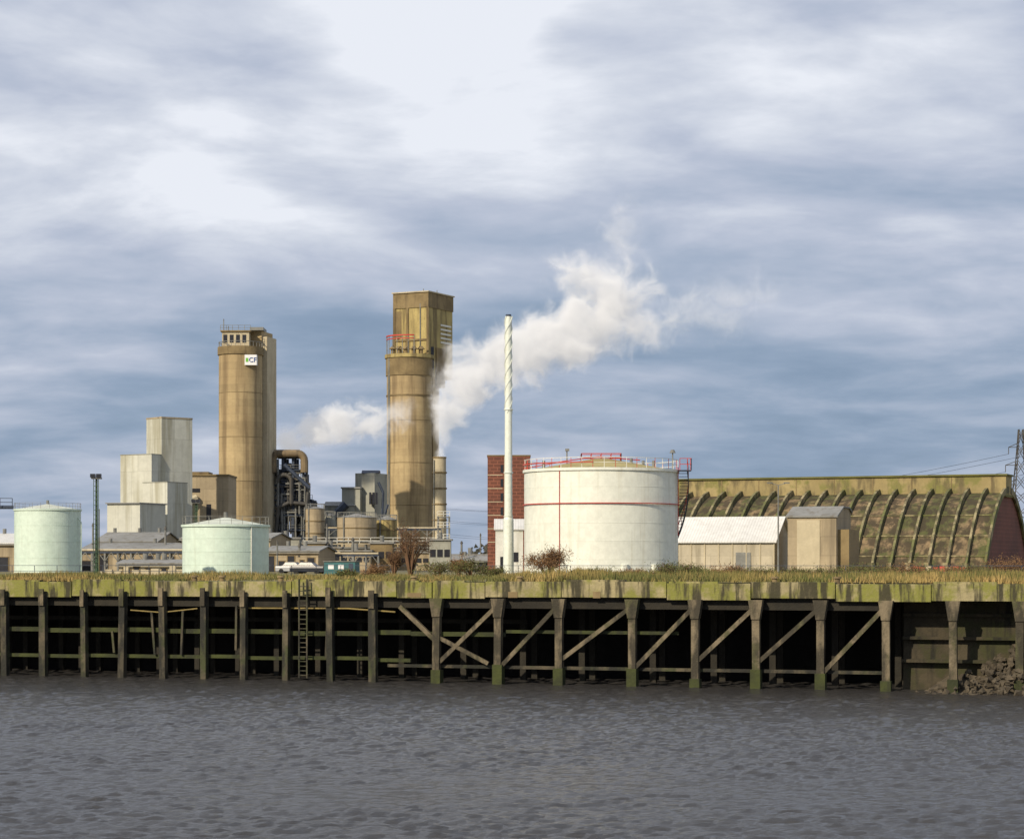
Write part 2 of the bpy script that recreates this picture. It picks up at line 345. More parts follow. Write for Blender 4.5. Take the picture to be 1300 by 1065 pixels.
for i in range(3200):
    s=ws(1165)+rng.random()**.8*60; t=rng.uniform(-2.6,2.6)
    f=min(1,max(0,(s-ws(1165))/7))
    zz=max(-.3,(-.3+(t+2.6)/5.2*3.8*f))+rng.uniform(-.1,.15); r=rng.uniform(.08,.32)
    c=wpt(s,t,zz); b0=len(rv)
    R=Matrix.Rotation(rng.uniform(0,6),3,Vector((rng.random(),rng.random(),rng.random()+.1)).normalized())
    for p in ((1,0,0),(-1,0,0),(0,1,0),(0,-1,0),(0,0,1),(0,0,-1)):
        rv.append(c+R@(Vector(p)*r*rng.uniform(.7,1.3)))
    for f3 in ((0,2,4),(2,1,4),(1,3,4),(3,0,4),(2,0,5),(1,2,5),(3,1,5),(0,3,5)): rf.append(tuple(b0+k for k in f3))
a=[wpt(ws(1160),-1,-.5),wpt(S1,-2.6,-.5),wpt(S1,2.7,3.2),wpt(ws(1300),2.7,3.1),wpt(ws(1200),2.7,1.0)]
b0=len(rv); rv+=a; rf.append(tuple(b0+k for k in range(5)))
single('rubble_bank',rv,rf,rockm)

# ---------------------------------------------------------------- ground
gv=[];gf=[]
ts=[1.6,4,8,15,30,60,100,200,500,1500,9000]; ss=[-6000,-1500,-300,-100]+[ -60+i*8 for i in range(26)]+[200,500,1500,6000]
for t in ts:
    for s in ss:
        p=wpt(s,t+ (rng.uniform(-.5,.4) if t<2 else 0),G+.01+(rng.uniform(0,.12) if 3<t<200 else 0)); gv.append(p)
n=len(ss)
for j in range(len(ts)-1):
    for i in range(n-1): gf.append((j*n+i,j*n+i+1,(j+1)*n+i+1,(j+1)*n+i))
single('ground',gv,gf,groundm)
gv=[];gf=[]
for i in range(74000):
    s=rng.uniform(-20,95); t=1.0+rng.random()**1.6*40
    cl=math.sin(s*.45+t*.2)+math.sin(s*1.3+2)*.6+math.sin(s*.17+1)+.5*math.sin(s*3.1+t)
    right_=s>38
    if cl<-.2 and rng.random()<(.35 if right_ else .5): continue
    h=rng.uniform(.1,.38)*(1.9 if right_ else 1.1)+max(0,cl)*.15
    if t<2.6: h*=.55
    if t<1.75 and (cl<.3 or rng.random()<.4): continue
    p=wpt(s,t,G); a=rng.uniform(0,3.14); wd=rng.uniform(.03,.07); dx,dy=math.cos(a)*wd,math.sin(a)*wd
    b0=len(gv); gv+=[(p.x-dx,p.y-dy,G-.05),(p.x+dx,p.y+dy,G-.05),(p.x+rng.uniform(-.2,.2),p.y+rng.uniform(-.2,.2),G+h+.08)]
    gf.append((b0,b0+1,b0+2))
single('grass',gv,gf,grassm)

# ---------------------------------------------------------------- shrubs
def bush(name,px,D,wpx,hpx,leafmat,n=1500,ls=.12,bare=False):
    s=D/F; Rr=wpx*s/2; h=hpx*s; X=(px-650)*s
    vs=[];fs=[];mi=[]
    def limb(p,q,r0,r1):
        dd=(q-p); 
        if dd.length<1e-5:return
        dd.normalize(); a=dd.orthogonal().normalized(); c=dd.cross(a); b0=len(vs)
        for o,r in ((p,r0),(q,r1)):
            for k in range(3):
                t=2.094*k; vs.append(o+a*math.cos(t)*r+c*math.sin(t)*r)
        for k in range(3): fs.append((b0+k,b0+(k+1)%3,b0+3+(k+1)%3,b0+3+k)); mi.append(0)
    tips=[]
    for i in range(16 if Rr>1 else 8):
        a=rng.uniform(0,6.28); rr=Rr*rng.uniform(.3,.95)
        e1=Vector((math.cos(a)*rr*.5,math.sin(a)*rr*.5,h*rng.uniform(.35,.55))); e2=Vector((math.cos(a)*rr,math.sin(a)*rr,h*rng.uniform(.45,.97)*(1-.35*(rr/Rr)**2)))
        limb(Vector((0,0,0)),e1,.05*h/2,.03*h/2); limb(e1,e2,.03*h/2,.012*h/2)
        for k in range(9 if bare else 5):
            p=e1.lerp(e2,rng.uniform(0,1)); q=p+Vector((rng.uniform(-1,1)*Rr*.35,rng.uniform(-1,1)*Rr*.35,rng.uniform(-.02,.28)*h))
            limb(p,q,.02,.01); tips.append(q)
            for _ in range(4 if bare else 1):
                o=p.lerp(q,rng.uniform(.3,1)); limb(o,o+Vector((rng.uniform(-.4,.4),rng.uniform(-.4,.4),rng.uniform(.0,.5))),.014,.006)
        tips.append(e2)
    for i in range(n):
        c=rng.choice(tips); k=Rr*.16
        p=c+Vector((rng.gauss(0,k),rng.gauss(0,k),rng.gauss(0,k*.7)-.05*h))
        if p.z<.05: p.z=rng.uniform(.05,.3)
        a=Vector((rng.uniform(-1,1),rng.uniform(-1,1),rng.uniform(-1,1))).normalized()*ls; c2=a.orthogonal().normalized()*ls*.6
        b0=len(vs); vs.extend([p-a,p+c2,p+a]); fs.append((b0,b0+1,b0+2)); mi.append(1)
    return single(name,vs,fs,[twigm,leafmat],mi,(X,D,G-.02))
bush('bare_shrub',521,190,54,76,leafr,1000,.07,True)
bush('bare_shrub',500,192,30,40,leafr,500,.07,True)
bush('shrub',695,172,64,42,leafr,3200,.09,True)
for px,D,wp,hp,m_ in ((556,180,54,22,leafm),(598,176,52,26,leafm),(583,185,30,30,leafr),(760,178,44,14,leafm),(838,172,64,22,leafm),(880,176,50,20,leafm),(925,175,44,18,leafr),(1150,190,70,18,leafr),(1275,200,74,26,leafr),(1090,200,60,16,leafm),(1215,195,50,16,leafr),(1010,190,40,14,leafm),(480,180,38,18,leafr),(440,176,28,14,leafm),(1240,185,60,14,leafm),(960,180,60,14,leafm),(625,180,40,16,leafm),(1120,178,60,14,leafm),(1050,175,60,15,leafm),(1180,176,50,15,leafm),(730,174,30,14,leafm),(800,180,40,12,leafr)):
    bush('shrub',px,D,wp,hp,m_,1200,.09)
vs=[];fs=[]
for i in range(12000):
    x=rng.uniform(-500,500); y=rng.uniform(1000,1100)
    hmax=7+4*math.sin(x*.03)+3*math.sin(x*.11+1)+2*math.sin(x*.31)
    if -60<x<20: hmax+=5
    zz=G+rng.random()**1.2*max(2,hmax); a=rng.uniform(0,6.28); r=rng.uniform(.6,1.6); b0=len(vs)
    for k in range(3):
        t=a+2.1*k; vs.append((x+math.cos(t)*r,y+rng.uniform(-1,1),zz+math.sin(t)*r))
    fs.append((b0,b0+1,b0+2))
single('distant_trees',vs,fs,treem)

# ---------------------------------------------------------------- tanks
def cone_tank(name,px,D,hw,ytop,ycone,matb,rails=True):
    b=B(name,px,D); r=b.W(hw); zt=b.Z(ytop)
    b.cyl('shell',matb,0,0,0,zt,r,seg=96); b.cyl('roof',tankc,0,0,zt+.003,b.Z(ycone),r+.12,.25,seg=64)
    b.cyl('roof_rim',matb,0,0,zt-.15,zt+.05,r+.13,seg=96); b.cyl('base_ring',concl,0,0,-.1,.15,r+.35,seg=48)
    for k in range(1,4): b.ring('course_seams',matb,0,0,zt*k/4,r-.005,.05,96)
    b.cyl('vent',steelg,0,0,b.Z(ycone)-.1,b.Z(ycone)+.5,.18,seg=10)
    b.ring('handrail',steelg,0,0,zt+.8,r,.03,40); b.ring('handrail',steelg,0,0,zt+.4,r,.025,40)
    for i in range(24):
        t=i*math.pi/12; b.beam('handrail',steelg,(r*math.cos(t),r*math.sin(t),zt),(r*math.cos(t),r*math.sin(t),zt+.8),.035)
    return b,r,zt
b,r,zt=cone_tank('storage_tank',60.5,280,41.5,647,640,tankg)
b.pipe('pipework',steelb,[(-r,-1,zt+.3),(-r-4,-1,zt+.3),(-r-14,-1,zt+.4)],.25); b.rail('walkway',steelb,[(-r-14,-1.5,zt+.5),(-r,-1.5,zt+.4)],1.,1.5,.08)
b.pipe('pipework_pale',tankg,[(r+.3,-1,0),(r+.3,-1,zt*.8),(r-.3,-1,zt*.9)],.08)
b.done()
b,r,zt=cone_tank('storage_tank',286.5,200,54.5,667,657,tankg)
b.pipe('pipework',white,[(r*.7-.05,-r*.72-.1,0),(r*.7-.05,-r*.72-.1,zt)],.05); b.done()
b=B('oil_tank',763,212); r=b.W(97.5); zt=b.Z(598); z0=0
b.cyl('shell',tankw,0,0,0,zt,r,seg=160); b.cyl('roof_rim',tankw,0,0,zt-.2,zt+.06,r+.14,seg=160)
b.cyl('roof',tankt,0,0,zt+.063,b.Z(582),r*.93,.6,seg=64); b.cyl('base_ring',concl,0,0,-.1,.2,r+.4,seg=64)
for k in range(1,6): b.ring('course_seams',tankw,0,0,zt*k/6,r-.008,.045,160)
b.ring('red_ring_pipe',red,0,0,b.Z(641),r+.12,.085,90)
for z_,ww in ((1.0,.05),(.52,.04)):
    b.ring('handrail',white,0,0,zt+z_,r,ww,72)
for i in range(44):
    t=i*2*math.pi/44; b.beam('handrail' if i%2 else 'red_stanchions',white if i%2 else red,(r*math.cos(t),r*math.sin(t),zt),(r*math.cos(t),r*math.sin(t),zt+1.0),.05)
b.ring('roof_main',red,0,0,zt+.55,r+.1,.1,40,180,262)
b.pipe('roof_main',red,[(-r,-1,zt+.2),(-r*.5,-3,zt+.8),(-r*.05,-2,zt+1.3),(r*.5,-1,zt+1.)],.05)
b.rail('roof_platform',red,[(-1.9,-1,zt+.85),(1.9,-1,zt+.85),(1.9,1,zt+.85),(-1.9,1,zt+.85),(-1.9,-1,zt+.85)],.8,.9,.06)
b.box('roof_platform',red,-1.9,1.9,-1,1,zt+.75,zt+.85)
b.pipe('red_riser',red,[(-r*.56,-r*.84,.3),(-r*.56,-r*.84,zt+.3)],.035)
b.pipe('red_riser',red,[(r*.97+.1,-r*.25-.15,b.Z(680)),(r*.97+.1,-r*.25-.15,zt+.3)],.05)
b.pipe('vent_pipe',steelg,[(b.X(719),-2,zt),(b.X(719),-2,b.Z(572))],.07); b.box('vent_pipe',steelg,b.X(717),b.X(722),-2.2,-1.8,b.Z(574),b.Z(571))
for px in (690,800,815,828): b.cyl('roof_nozzles',steelg,b.X(px),-2,zt,b.Z(586 if px!=800 else 583),.14,seg=8)
n=34; R1,R2=r+.15,r+1.0
prev=None
for i in range(n+1):
    t=math.radians(-14+ i*62/n); zz=zt*(1-i/n)
    p1=Vector((R1*math.cos(t),R1*math.sin(t),zz)); p2=Vector((R2*math.cos(t),R2*math.sin(t),zz))
    b.beam('stair_treads',steelb,p1,p2,.25,.05)
    if i%3==0: b.beam('stair_rail',red,p2,p2+Vector((0,0,1.1)),.05)
    if prev:
        b.beam('stair_stringer',steelb,prev,p2,.07,.25); b.beam('stair_rail',red,prev+Vector((0,0,1.1)),p2+Vector((0,0,1.1)),.06)
    prev=p2
b.box('stair_landing',steelb,r-.1,r+1.1,-2.6,-1.4,zt-.1,zt); b.rail('stair_landing_rail',red,[(r,-2.6,zt),(r+1.1,-2.6,zt),(r+1.1,-1.4,zt)],1.1,.6,.06)
b.pipe('tank_lamp',steelg,[(b.X(851),-3,zt),(b.X(851),-3,b.Z(574))],.06); b.cyl('tank_lamp',steelg,b.X(851),-3,b.Z(577),b.Z(573),.3,.15,10)
for a in (-120,-75,-50): 
    t=math.radians(a); b.cyl('manholes',tankw,(r+.02)*math.cos(t),(r+.02)*math.sin(t),.4,1.2,.35,seg=12)
b.done()

b=B('flue_stack',645.5,218); rr=b.W(5.0)
zt=b.Z(402)
b.cyl('shaft',stackm,0,0,b.Z(660),zt,rr,rr*.86,32); b.cyl('lower_shaft',stackm,0,0,.3,b.Z(660),rr*1.35,rr*1.3,32); b.cyl('shoulder',stackm,0,0,b.Z(660),b.Z(655),rr*1.3,rr,32)
b.cyl('footing',concl,0,0,-.1,.35,rr*2.2,seg=16); b.cyl('cap',steelb,0,0,zt,zt+.2,rr*.7,seg=16)
for ph in (0,120,240):
    pts=[]
    for i in range(120):
        t=math.radians(ph+i*7); pts.append((rr*.93*math.cos(t),rr*.93*math.sin(t),b.Z(525)+(zt-b.Z(525))*i/119))
    b.pipe('helical_strakes',stackm,pts,.04,4)
for py in (600,655,520): b.cyl('flanges',stackm,0,0,b.Z(py)-.05,b.Z(py)+.05,rr*1.2,seg=20)
b.done()

# ---------------------------------------------------------------- prilling tower 1
b=B('concrete_tower',305.5,450); r=b.W(27.5); zt=b.Z(444)
b.cyl('shaft',conc,0,0,0,zt,r,seg=96); b.cyl('rim',concd,0,0,zt-1.2,zt+.4,r+.25,seg=96); b.ring('rim_rail',steelg,0,0,zt+1.4,r,.1,40)
for i in range(30):
    t=i*math.pi/15; b.beam('rim_rail',steelg,(r*math.cos(t),r*math.sin(t),zt),(r*math.cos(t),r*math.sin(t),zt+1.4),.08)
b.box('stair_shaft',conc,b.X(319),b.X(337),.5,7,0,b.Z(420),rz=-14)
b.box('stair_shaft_panel',concl,b.X(334.5),b.X(343),.5,6,0,b.Z(427),rz=-14)
b.box('head_house',concl,b.X(284),b.X(318),-2.5,4,zt+.4,b.Z(423)); b.box('head_house_roof',concd,b.X(282),b.X(320),-2.8,4.2,b.Z(423),b.Z(421))
b.box('head_house_top',steelg,b.X(318),b.X(335),-1,5,b.Z(420),b.Z(416))
for px in (288,296,304,312): b.box('openings',glassd,b.X(px-2.4),b.X(px+2.4),-2.56,-2.4,zt+1.2,zt+2.8)
b.rail('roof_rail',steelg,[(b.X(282),-2.7,b.Z(421)),(b.X(320),-2.7,b.Z(421))],1.0,1.2,.08)
b.pipe('mast',steelg,[(b.X(284),0,b.Z(421)),(b.X(284),0,b.Z(405))],.09); b.pipe('mast',steelg,[(b.X(290),0,b.Z(421)),(b.X(290),0,b.Z(414))],.09)
b.box('sign_panel',signw,b.X(314),b.X(329),-r-.12,-r+1.6,b.Z(466),b.Z(453))
b.box('sign_dot',signg,b.X(315.4),b.X(318.6),-r-.16,-r-.125,b.Z(462),b.Z(457))
for zz in (.2,.4,.6,.8): b.ring('hoops',concd,0,0,zt*zz,r-.02,.1,96)
e=b.done()
tx=bpy.data.curves.new('letters','FONT'); tx.body='CF'; tx.size=1.35; tx.extrude=.03; tx.materials.append(signb)
to=bpy.data.objects.new('letters',tx); scene.collection.objects.link(to); to.parent=e; to.rotation_euler=(math.radians(90),0,0); to.location=(b.X(319.2),-r-.2,b.Z(462.2))

# ---------------------------------------------------------------- prilling tower 2
b=B('concrete_prilling_tower',519.5,500); r=b.W(28.5); zt=b.Z(454)
b.cyl('shaft',conc,0,0,0,zt,r,seg=96); b.cyl('collar',concd,0,0,b.Z(478),zt+.3,r+.2,seg=96); b.cyl('collar_rim',concy,0,0,zt-.3,zt+.5,r+.45,seg=96)
b.box('head_block',concy,b.X(511),b.X(561),1,12.5,b.Z(478),b.Z(390),rz=-27)
b.box('head_cap',concd,b.X(510.2),b.X(561.8),.8,12.7,b.Z(390),b.Z(371),rz=-27); b.box('parapet',concl,b.X(509),b.X(563),.5,13,b.Z(371),b.Z(369.5),rz=-27)
b.box('lift_shaft',concd,b.X(543),b.X(560),3,7,b.Z(490),b.Z(440),rz=-27)
b.box('slim_shaft',conc,b.X(543),b.X(553),1,6,0,b.Z(478),rz=-14)
cx,cy=(b.X(511)+b.X(561))/2,(1+12.5)/2; hw,hd=(b.X(561)-b.X(511))/2,(12.5-1)/2
c_,s_=math.cos(math.radians(-27)),math.sin(math.radians(-27))
def rp(x,y,z): return (cx+x*c_-y*s_,cy+x*s_+y*c_,z)
for k in range(5):
    zz=b.Z(432-k*5.5); b.beam('louvres',white,rp(hw+.05,-hd*.0,zz),rp(hw+.05,hd*.85,zz),.25,.4)
for x in (-hw*.98,-hw*.2,hw*.98): b.beam('pilasters',concd,rp(x,-hd-.1,b.Z(452)),rp(x,-hd-.1,b.Z(390)),.5,.5)
b.beam('pilasters',concd,rp(-hw,-hd-.1,b.Z(431)),rp(hw,-hd-.1,b.Z(431)),.3,.4)
b.beam('dark_panel',concd,rp(-hw*.6,-hd-.06,b.Z(428)),rp(-hw*.6,-hd-.06,b.Z(394)),2.4,.1)  # dark concrete strip laid on the front face
b.beam('drain_pipe',steelg,rp(hw*.55,-hd-.15,b.Z(478)),rp(hw*.55,-hd-.15,b.Z(385)),.2)
b.beam('windows',glassd,rp(hw+.05,-hd*.7,b.Z(468)),rp(hw+.05,-hd*.7,b.Z(440)),.8,.8)
b.ring('red_rail',red,0,0,b.Z(428),r,.28,30,180,285); b.ring('red_rail',red,0,0,b.Z(432),r,.2,30,180,285)
for a in range(180,286,15):
    t=math.radians(a); b.beam('rail_posts',steelg,(r*math.cos(t),r*math.sin(t),zt),(r*math.cos(t),r*math.sin(t),b.Z(428)),.16)
for px in (500,508,516,526,535):
    b.cyl('roof_vents',concd,b.X(px),-r*.6,zt+.3,zt+1.6,.5,seg=10); b.cyl('roof_vents',concd,b.X(px),-r*.6,zt+1.6,zt+2.3,.95,.3,10)
for zz in (.3,.5,.7): b.ring('hoops',concd,0,0,zt*zz,r-.02,.12,96)
b.ring('hoops',concd,0,0,b.Z(503),r+.02,.3,60)
for a in (-150,-145): b.pipe('risers',steelg,[((r+.2)*math.cos(math.radians(a)),(r+.2)*math.sin(math.radians(a)),0),((r+.2)*math.cos(math.radians(a)),(r+.2)*math.sin(math.radians(a)),zt)],.12)
b.pipe('antenna',steelg,[rp(0,0,b.Z(369)),rp(0,0,b.Z(362))],.1); b.pipe('antenna',steelg,[rp(hw*.8,0,b.Z(369)),rp(hw*.8,0,b.Z(365))],.1)
b.done()
b=B('steel_chimney',558,480); b.cyl('shaft',concl,0,0,0,b.Z(582),b.W(9),b.W(8.2),32); b.cyl('lip',concd,0,0,b.Z(582),b.Z(580),b.W(8.8),seg=32)
for py in (600,620,640,660): b.ring('bands',concd,0,0,b.Z(py),b.W(8.6),.3,30)
b.pipe('ladder',steelg,[(b.W(-7),-b.W(7),0),(b.W(-7),-b.W(7),b.Z(584))],.12); b.done()

# ---------------------------------------------------------------- cladded works on left
b=B('clad_works_building',200,400)
def rbox(part,mat,pl,pc,pr_,yb,yt,y0=0,ang=-50):
    a=b.W(pc-pl)/math.cos(math.radians(-ang)); c=b.W(pr_-pc)/math.sin(math.radians(-ang))
    mx=b.X((pl+pr_)/2); b.box(part,mat,mx-a/2,mx+a/2,y0-c/2,y0+c/2,b.Z(yb) if yb else 0,b.Z(yt),rz=ang)
rbox('tower_block',cladw,179,203,238,None,530,6); rbox('tower_roof',cladb,178.5,203,238.5,530,528,6)
rbox('mid_block',cladw,149,193,215,None,577,4,-30); rbox('mid_roof',cladg,148.5,193,215.5,577,576,4,-30)
rbox('front_block',cladw,186,220,240,None,614,-3,-30); rbox('front_roof',cladg,185.5,220,240.5,614,613,-3,-30)
b.done()
b=B('clad_annex',162,385); b.box('block',cladw,b.X(148),b.X(195),-3,6,0,b.Z(640),rz=-20); b.box('roof',roofg,b.X(147),b.X(196),-3.4,6.4,b.Z(640),b.Z(638.5),rz=-20)
b.done()
b=B('process_building',258,420); b.box('block',cladb,b.X(236),b.X(290),0,12,0,b.Z(604)); b.box('roof',concd,b.X(235),b.X(291),-.3,12.3,b.Z(604),b.Z(602))
b.box('penthouse',concd,b.X(240),b.X(262),3,9,b.Z(602),b.Z(598))
for i in range(2):
    b.pipe('conveyor_pipe',concl,[(b.X(222+i*6),-4,b.Z(690)),(b.X(224+i*7),-2,b.Z(640)),(b.X(250),-.5,b.Z(632))],.7)
b.box('openings',glassd,b.X(262),b.X(268),-.05,.1,b.Z(660),b.Z(640)); b.box('openings',glassd,b.X(244),b.X(254),-.05,.1,b.Z(625),b.Z(620)); b.done()
def shed(name,pl,pr_,D,ye,yr,dep,wall,roof,rot=-20,doors=0):
    b=B(name,(pl+pr_)/2,D,rot=rot); w_=(pr_-pl)*D/F/2; ze,zr=b.Z(ye),b.Z(yr)
    b.gable(-w_,w_,0,dep,0,ze,zr,wall,roof)
    for i in range(doors):
        if rng.random()<.15: continue
        x=-w_+ (i+.5)*2*w_/doors+rng.uniform(-.3,.3); ww=min(1.6,w_/doors*.6)*rng.uniform(.5,1.1); hh=ze*rng.uniform(.5,.8)
        b.box('door_frames',concd,x-ww-.15,x+ww+.15,-.06,.05,0,hh+.1); b.box('doors',glassd,x-ww,x+ww,-.1,.02,0,hh)
    b.box('gutter',steelg,-w_-.3,w_+.3,-.5,-.3,ze-.25,ze-.1)
    for i in range(3):
        x=rng.uniform(-w_*.8,w_*.8); b.cyl('roof_vents',steelg,x,dep/2,zr,zr+.9,.3,seg=8)
    b.done()
shed('storage_shed',-60,45,330,690,678,12,cladb,rooflt,-10,4)
shed('storage_shed',100,245,345,699,690,14,cladb,roofg,-6,7)
shed('storage_shed',120,200,370,688,676,16,cladb,roofg,-6,3)
shed('low_store',335,405,330,700,694,10,cladb,roofg,-10,5)
shed('low_store',228,345,350,684,677,12,cladb,roofg,-10,5)
shed('low_store',560,625,420,712,706,8,cladg,roofg,-10,3)
shed('low_store',150,232,260,716,712,6,concl,roofg,-6,5)
# overhead pipe bridges and tall thin items in the yard
def piperun(pl,pr_,D,ytop,n):
    b=B('overhead_pipe_bridge',(pl+pr_)/2,D)
    for y in (0,1.8):
        for i in range(n+1):
            x=b.X(pl+(pr_-pl)*i/n); b.beam('trestles',steelg,(x,y,0),(x,y,b.Z(ytop)),.22)
        b.beam('girder',steelb,(b.X(pl),y,b.Z(ytop)),(b.X(pr_),y,b.Z(ytop)),.25)
    for k in range(4): b.pipe('pipes' if k%2 else 'lagged_pipes',steelg if k%2 else concl,[(b.X(pl),.2+k*.45,b.Z(ytop)+.3),(b.X(pr_),.2+k*.45,b.Z(ytop)+.3)],.16,6)
    for i in range(n):
        x0,x1=b.X(pl+(pr_-pl)*i/n),b.X(pl+(pr_-pl)*(i+1)/n); zt=b.Z(ytop); b.beam('bracing',steelg,(x0,-.1,zt-1.2),((x0+x1)/2,-.1,zt),.1); b.beam('bracing',steelg,(x1,-.1,zt-1.2),((x0+x1)/2,-.1,zt),.1)
    b.done()
piperun(100,232,300,701,8); piperun(340,480,340,705,9); piperun(400,560,440,672,9)
for px,D,yt,w_ in ((118,340,668,2.2),(210,350,672,2.6),(352,320,690,2),(415,400,668,2),(448,380,686,3),(508,420,676,3),(530,430,684,2),(586,420,690,2.5),(610,430,680,1.6),(380,330,694,3)):
    b=B('vent_stack',px,D); r=b.W(w_)/2*1.2; b.cyl('pipe',steelg,0,0,0,b.Z(yt),r,r*.85,14); b.cyl('cowl',ductd,0,0,b.Z(yt),b.Z(yt)+.5,r*1.4,r*.5,14); b.cyl('collar',ductd,0,0,b.Z(yt)*.6,b.Z(yt)*.6+.2,r*1.3,seg=14); b.done()

# ---------------------------------------------------------------- steel process plant
b=B('process_plant',370,455)
cols=[346,359,372,385,396]; lv=[578,597,616,635,654,673,692]
for y in (0,5,10):
    for c in cols:
        top=580 if c<380 else (600 if c<390 else 636)
        b.beam('columns',steelb,(b.X(c),y,0),(b.X(c),y,b.Z(top)),.5)
    for l in lv: 
        r_=396 if l>=635 else (385 if l>=600 else 380)
        b.beam('floor_beams',steelb,(b.X(346),y,b.Z(l)),(b.X(r_),y,b.Z(l)),.5)
for l in lv:
    r_=396 if l>=635 else (385 if l>=600 else 380)
    b.box('floors',steelb,b.X(345),b.X(r_+1),-.6,10,b.Z(l)-.1,b.Z(l)+.1); b.rail('railings',steelg,[(b.X(345),-.6,b.Z(l)),(b.X(r_+1),-.6,b.Z(l))],1.1,1.5,.08)
for i in range(22):
    j=rng.randrange(4); k=rng.randrange(1,6); a_=(b.X(cols[j]),-.1,b.Z(lv[k])); c2=(b.X(cols[min(j+1,4)]),-.1,b.Z(lv[k+1]))
    if lv[k]<635 and j>2: continue
    if rng.random()<.5: a_,c2=(c2[0],a_[1],a_[2]),(a_[0],c2[1],c2[2])
    b.beam('bracing',steelb,a_,c2,.25)
for px,py0,py1,rw in ((352,690,602,3.5),(366,660,590,4.5),(379,690,612,4),(391,692,645,3.5),(360,692,665,5)):
    b.cyl('vessels' if px!=391 else 'rusty_vessel',steelg if px!=391 else rust,b.X(px),3,b.Z(py0),b.Z(py1),b.W(rw),seg=18); b.cyl('vessels',steelg,b.X(px),3,b.Z(py1),b.Z(py1-3),b.W(rw),.3,18)
def arc(x0,z0,R,a0,a1,y,n=10): return [(x0+R*math.cos(math.radians(a0+(a1-a0)*i/n)),y,z0+R*math.sin(math.radians(a0+(a1-a0)*i/n))) for i in range(n+1)]
b.pipe('large_duct',rust,[(b.X(347),-1,b.Z(600)),(b.X(347),-1,b.Z(584))]+arc(b.X(355),b.Z(584),b.W(8),180,90,-1)+[(b.X(376),-1,b.Z(576))]+arc(b.X(378),b.Z(585),b.W(9),90,0,-1)+[(b.X(387),-1,b.Z(600))],.8,12)
b.pipe('crossover_duct',ductd,arc(b.X(362),b.Z(612),b.W(9),180,0,-1.6)+[(b.X(371),-1.6,b.Z(640))],.45,10)
b.pipe('crossover_duct',ductd,[(b.X(350),-1.4,b.Z(690)),(b.X(354),-1.4,b.Z(645)),(b.X(368),-1.4,b.Z(638)),(b.X(390),-1.4,b.Z(640)),(b.X(392),-1.4,b.Z(625))],.4,10)
b.pipe('inclined_pipe',steelb,[(b.X(362),-1.8,b.Z(590)),(b.X(394),-1.8,b.Z(620))],.4,8)
for i in range(26):
    x=b.X(rng.uniform(346,394)); y=rng.uniform(-1.2,.5); z0_=b.Z(rng.uniform(640,690)); z1_=z0_+rng.uniform(4,10); x2=b.X(rng.uniform(348,385))
    b.pipe('pipework' if i%3 else 'pipework_dark',steelg if i%3 else ductd,[(x,y,z0_),(x,y,z1_),(x2,y,z1_)],rng.uniform(.12,.28),6)
b.done()
b=B('grey_works_building',450,470)
b.box('tower_block',cladg,b.X(456),b.X(483),2,9,0,b.Z(600),rz=-20); b.prism('cowl',steelb,[(2,b.Z(600)),(4,b.Z(596)),(8,b.Z(596)),(9,b.Z(600))],b.X(458),b.X(480))
b.box('mid_block',cladg,b.X(438),b.X(462),1,9,0,b.Z(620),rz=-12); b.box('mid_roof',roofg,b.X(437),b.X(463),.7,9.3,b.Z(620),b.Z(618),rz=-12)
b.box('low_block',cladg,b.X(412),b.X(450),0,9,0,b.Z(642)); b.prism('low_roof',roofg,[(-.3,b.Z(642)),(4.5,b.Z(636)),(9.3,b.Z(642))],b.X(411),b.X(451))
for px in (470,474,478): b.box('openings',glassd,b.X(px-1.2),b.X(px+1.2),-.3,1.2,b.Z(640),b.Z(625))
b.pipe('inclined_conveyor',steelb,[(b.X(415),-1,b.Z(665)),(b.X(440),-1,b.Z(640))],.9,6); b.pipe('side_frame',steelb,[(b.X(484),1,b.Z(680)),(b.X(486),1,b.Z(625)),(b.X(480),1,b.Z(612))],.3,6)
b.pipe('side_frame',steelb,[(b.X(486),1,b.Z(660)),(b.X(492),1,b.Z(640))],.3,6)
b.done()
def rtank(px,D,hw,yb,yt,yc,mat,name='round_process_tank'):
    b=B(name,px,D); r=b.W(hw); zt=b.Z(yt)
    b.cyl('shell',mat,0,0,0,zt,r,seg=48); b.cyl('roof',roofg,0,0,zt,b.Z(yc),r+.1,.3,40)
    for k in range(1,5): b.ring('hoops',concd,0,0,zt*k/5,r+.03,.18,48)
    b.ring('rail',steelg,0,0,zt+1,r,.08,30)
    for i in range(20):
        t=i*math.pi/10; b.beam('rail',steelg,(r*math.cos(t),r*math.sin(t),zt),(r*math.cos(t),r*math.sin(t),zt+1),.08)
    b.pipe('side_pipe',steelg,[(-r*.6,-r*.85,0),(-r*.6,-r*.85,zt+.5)],.15,6); b.done()
rtank(453,430,25,692,657,652,cladb); rtank(400,440,12,680,646,643,cladb); rtank(491,435,13,700,660,655,concy,'round_process_tank')
rtank(419,445,7,690,655,652,cladg)
b=B('pipe_rack',450,410)
for y in (0,3):
    for i in range(14): b.beam('posts',steelg,(b.X(345+i*17),y,0),(b.X(345+i*17),y,b.Z(690)),.3)
for zpy in (690,698):
    b.box('decking_upper' if zpy==690 else 'decking_lower',concl if zpy==690 else steelg,b.X(343),b.X(570),-.3,3.3,b.Z(zpy)-.15,b.Z(zpy))
    for k in range(4): b.pipe('pipes',steelg,[(b.X(343),.3+k*.8,b.Z(zpy)+.35),(b.X(570),.3+k*.8,b.Z(zpy)+.35)],.22,6)
b.rail('handrail',white,[(b.X(343),-.3,b.Z(690)),(b.X(570),-.3,b.Z(690))],1.1,2,.1); b.done()
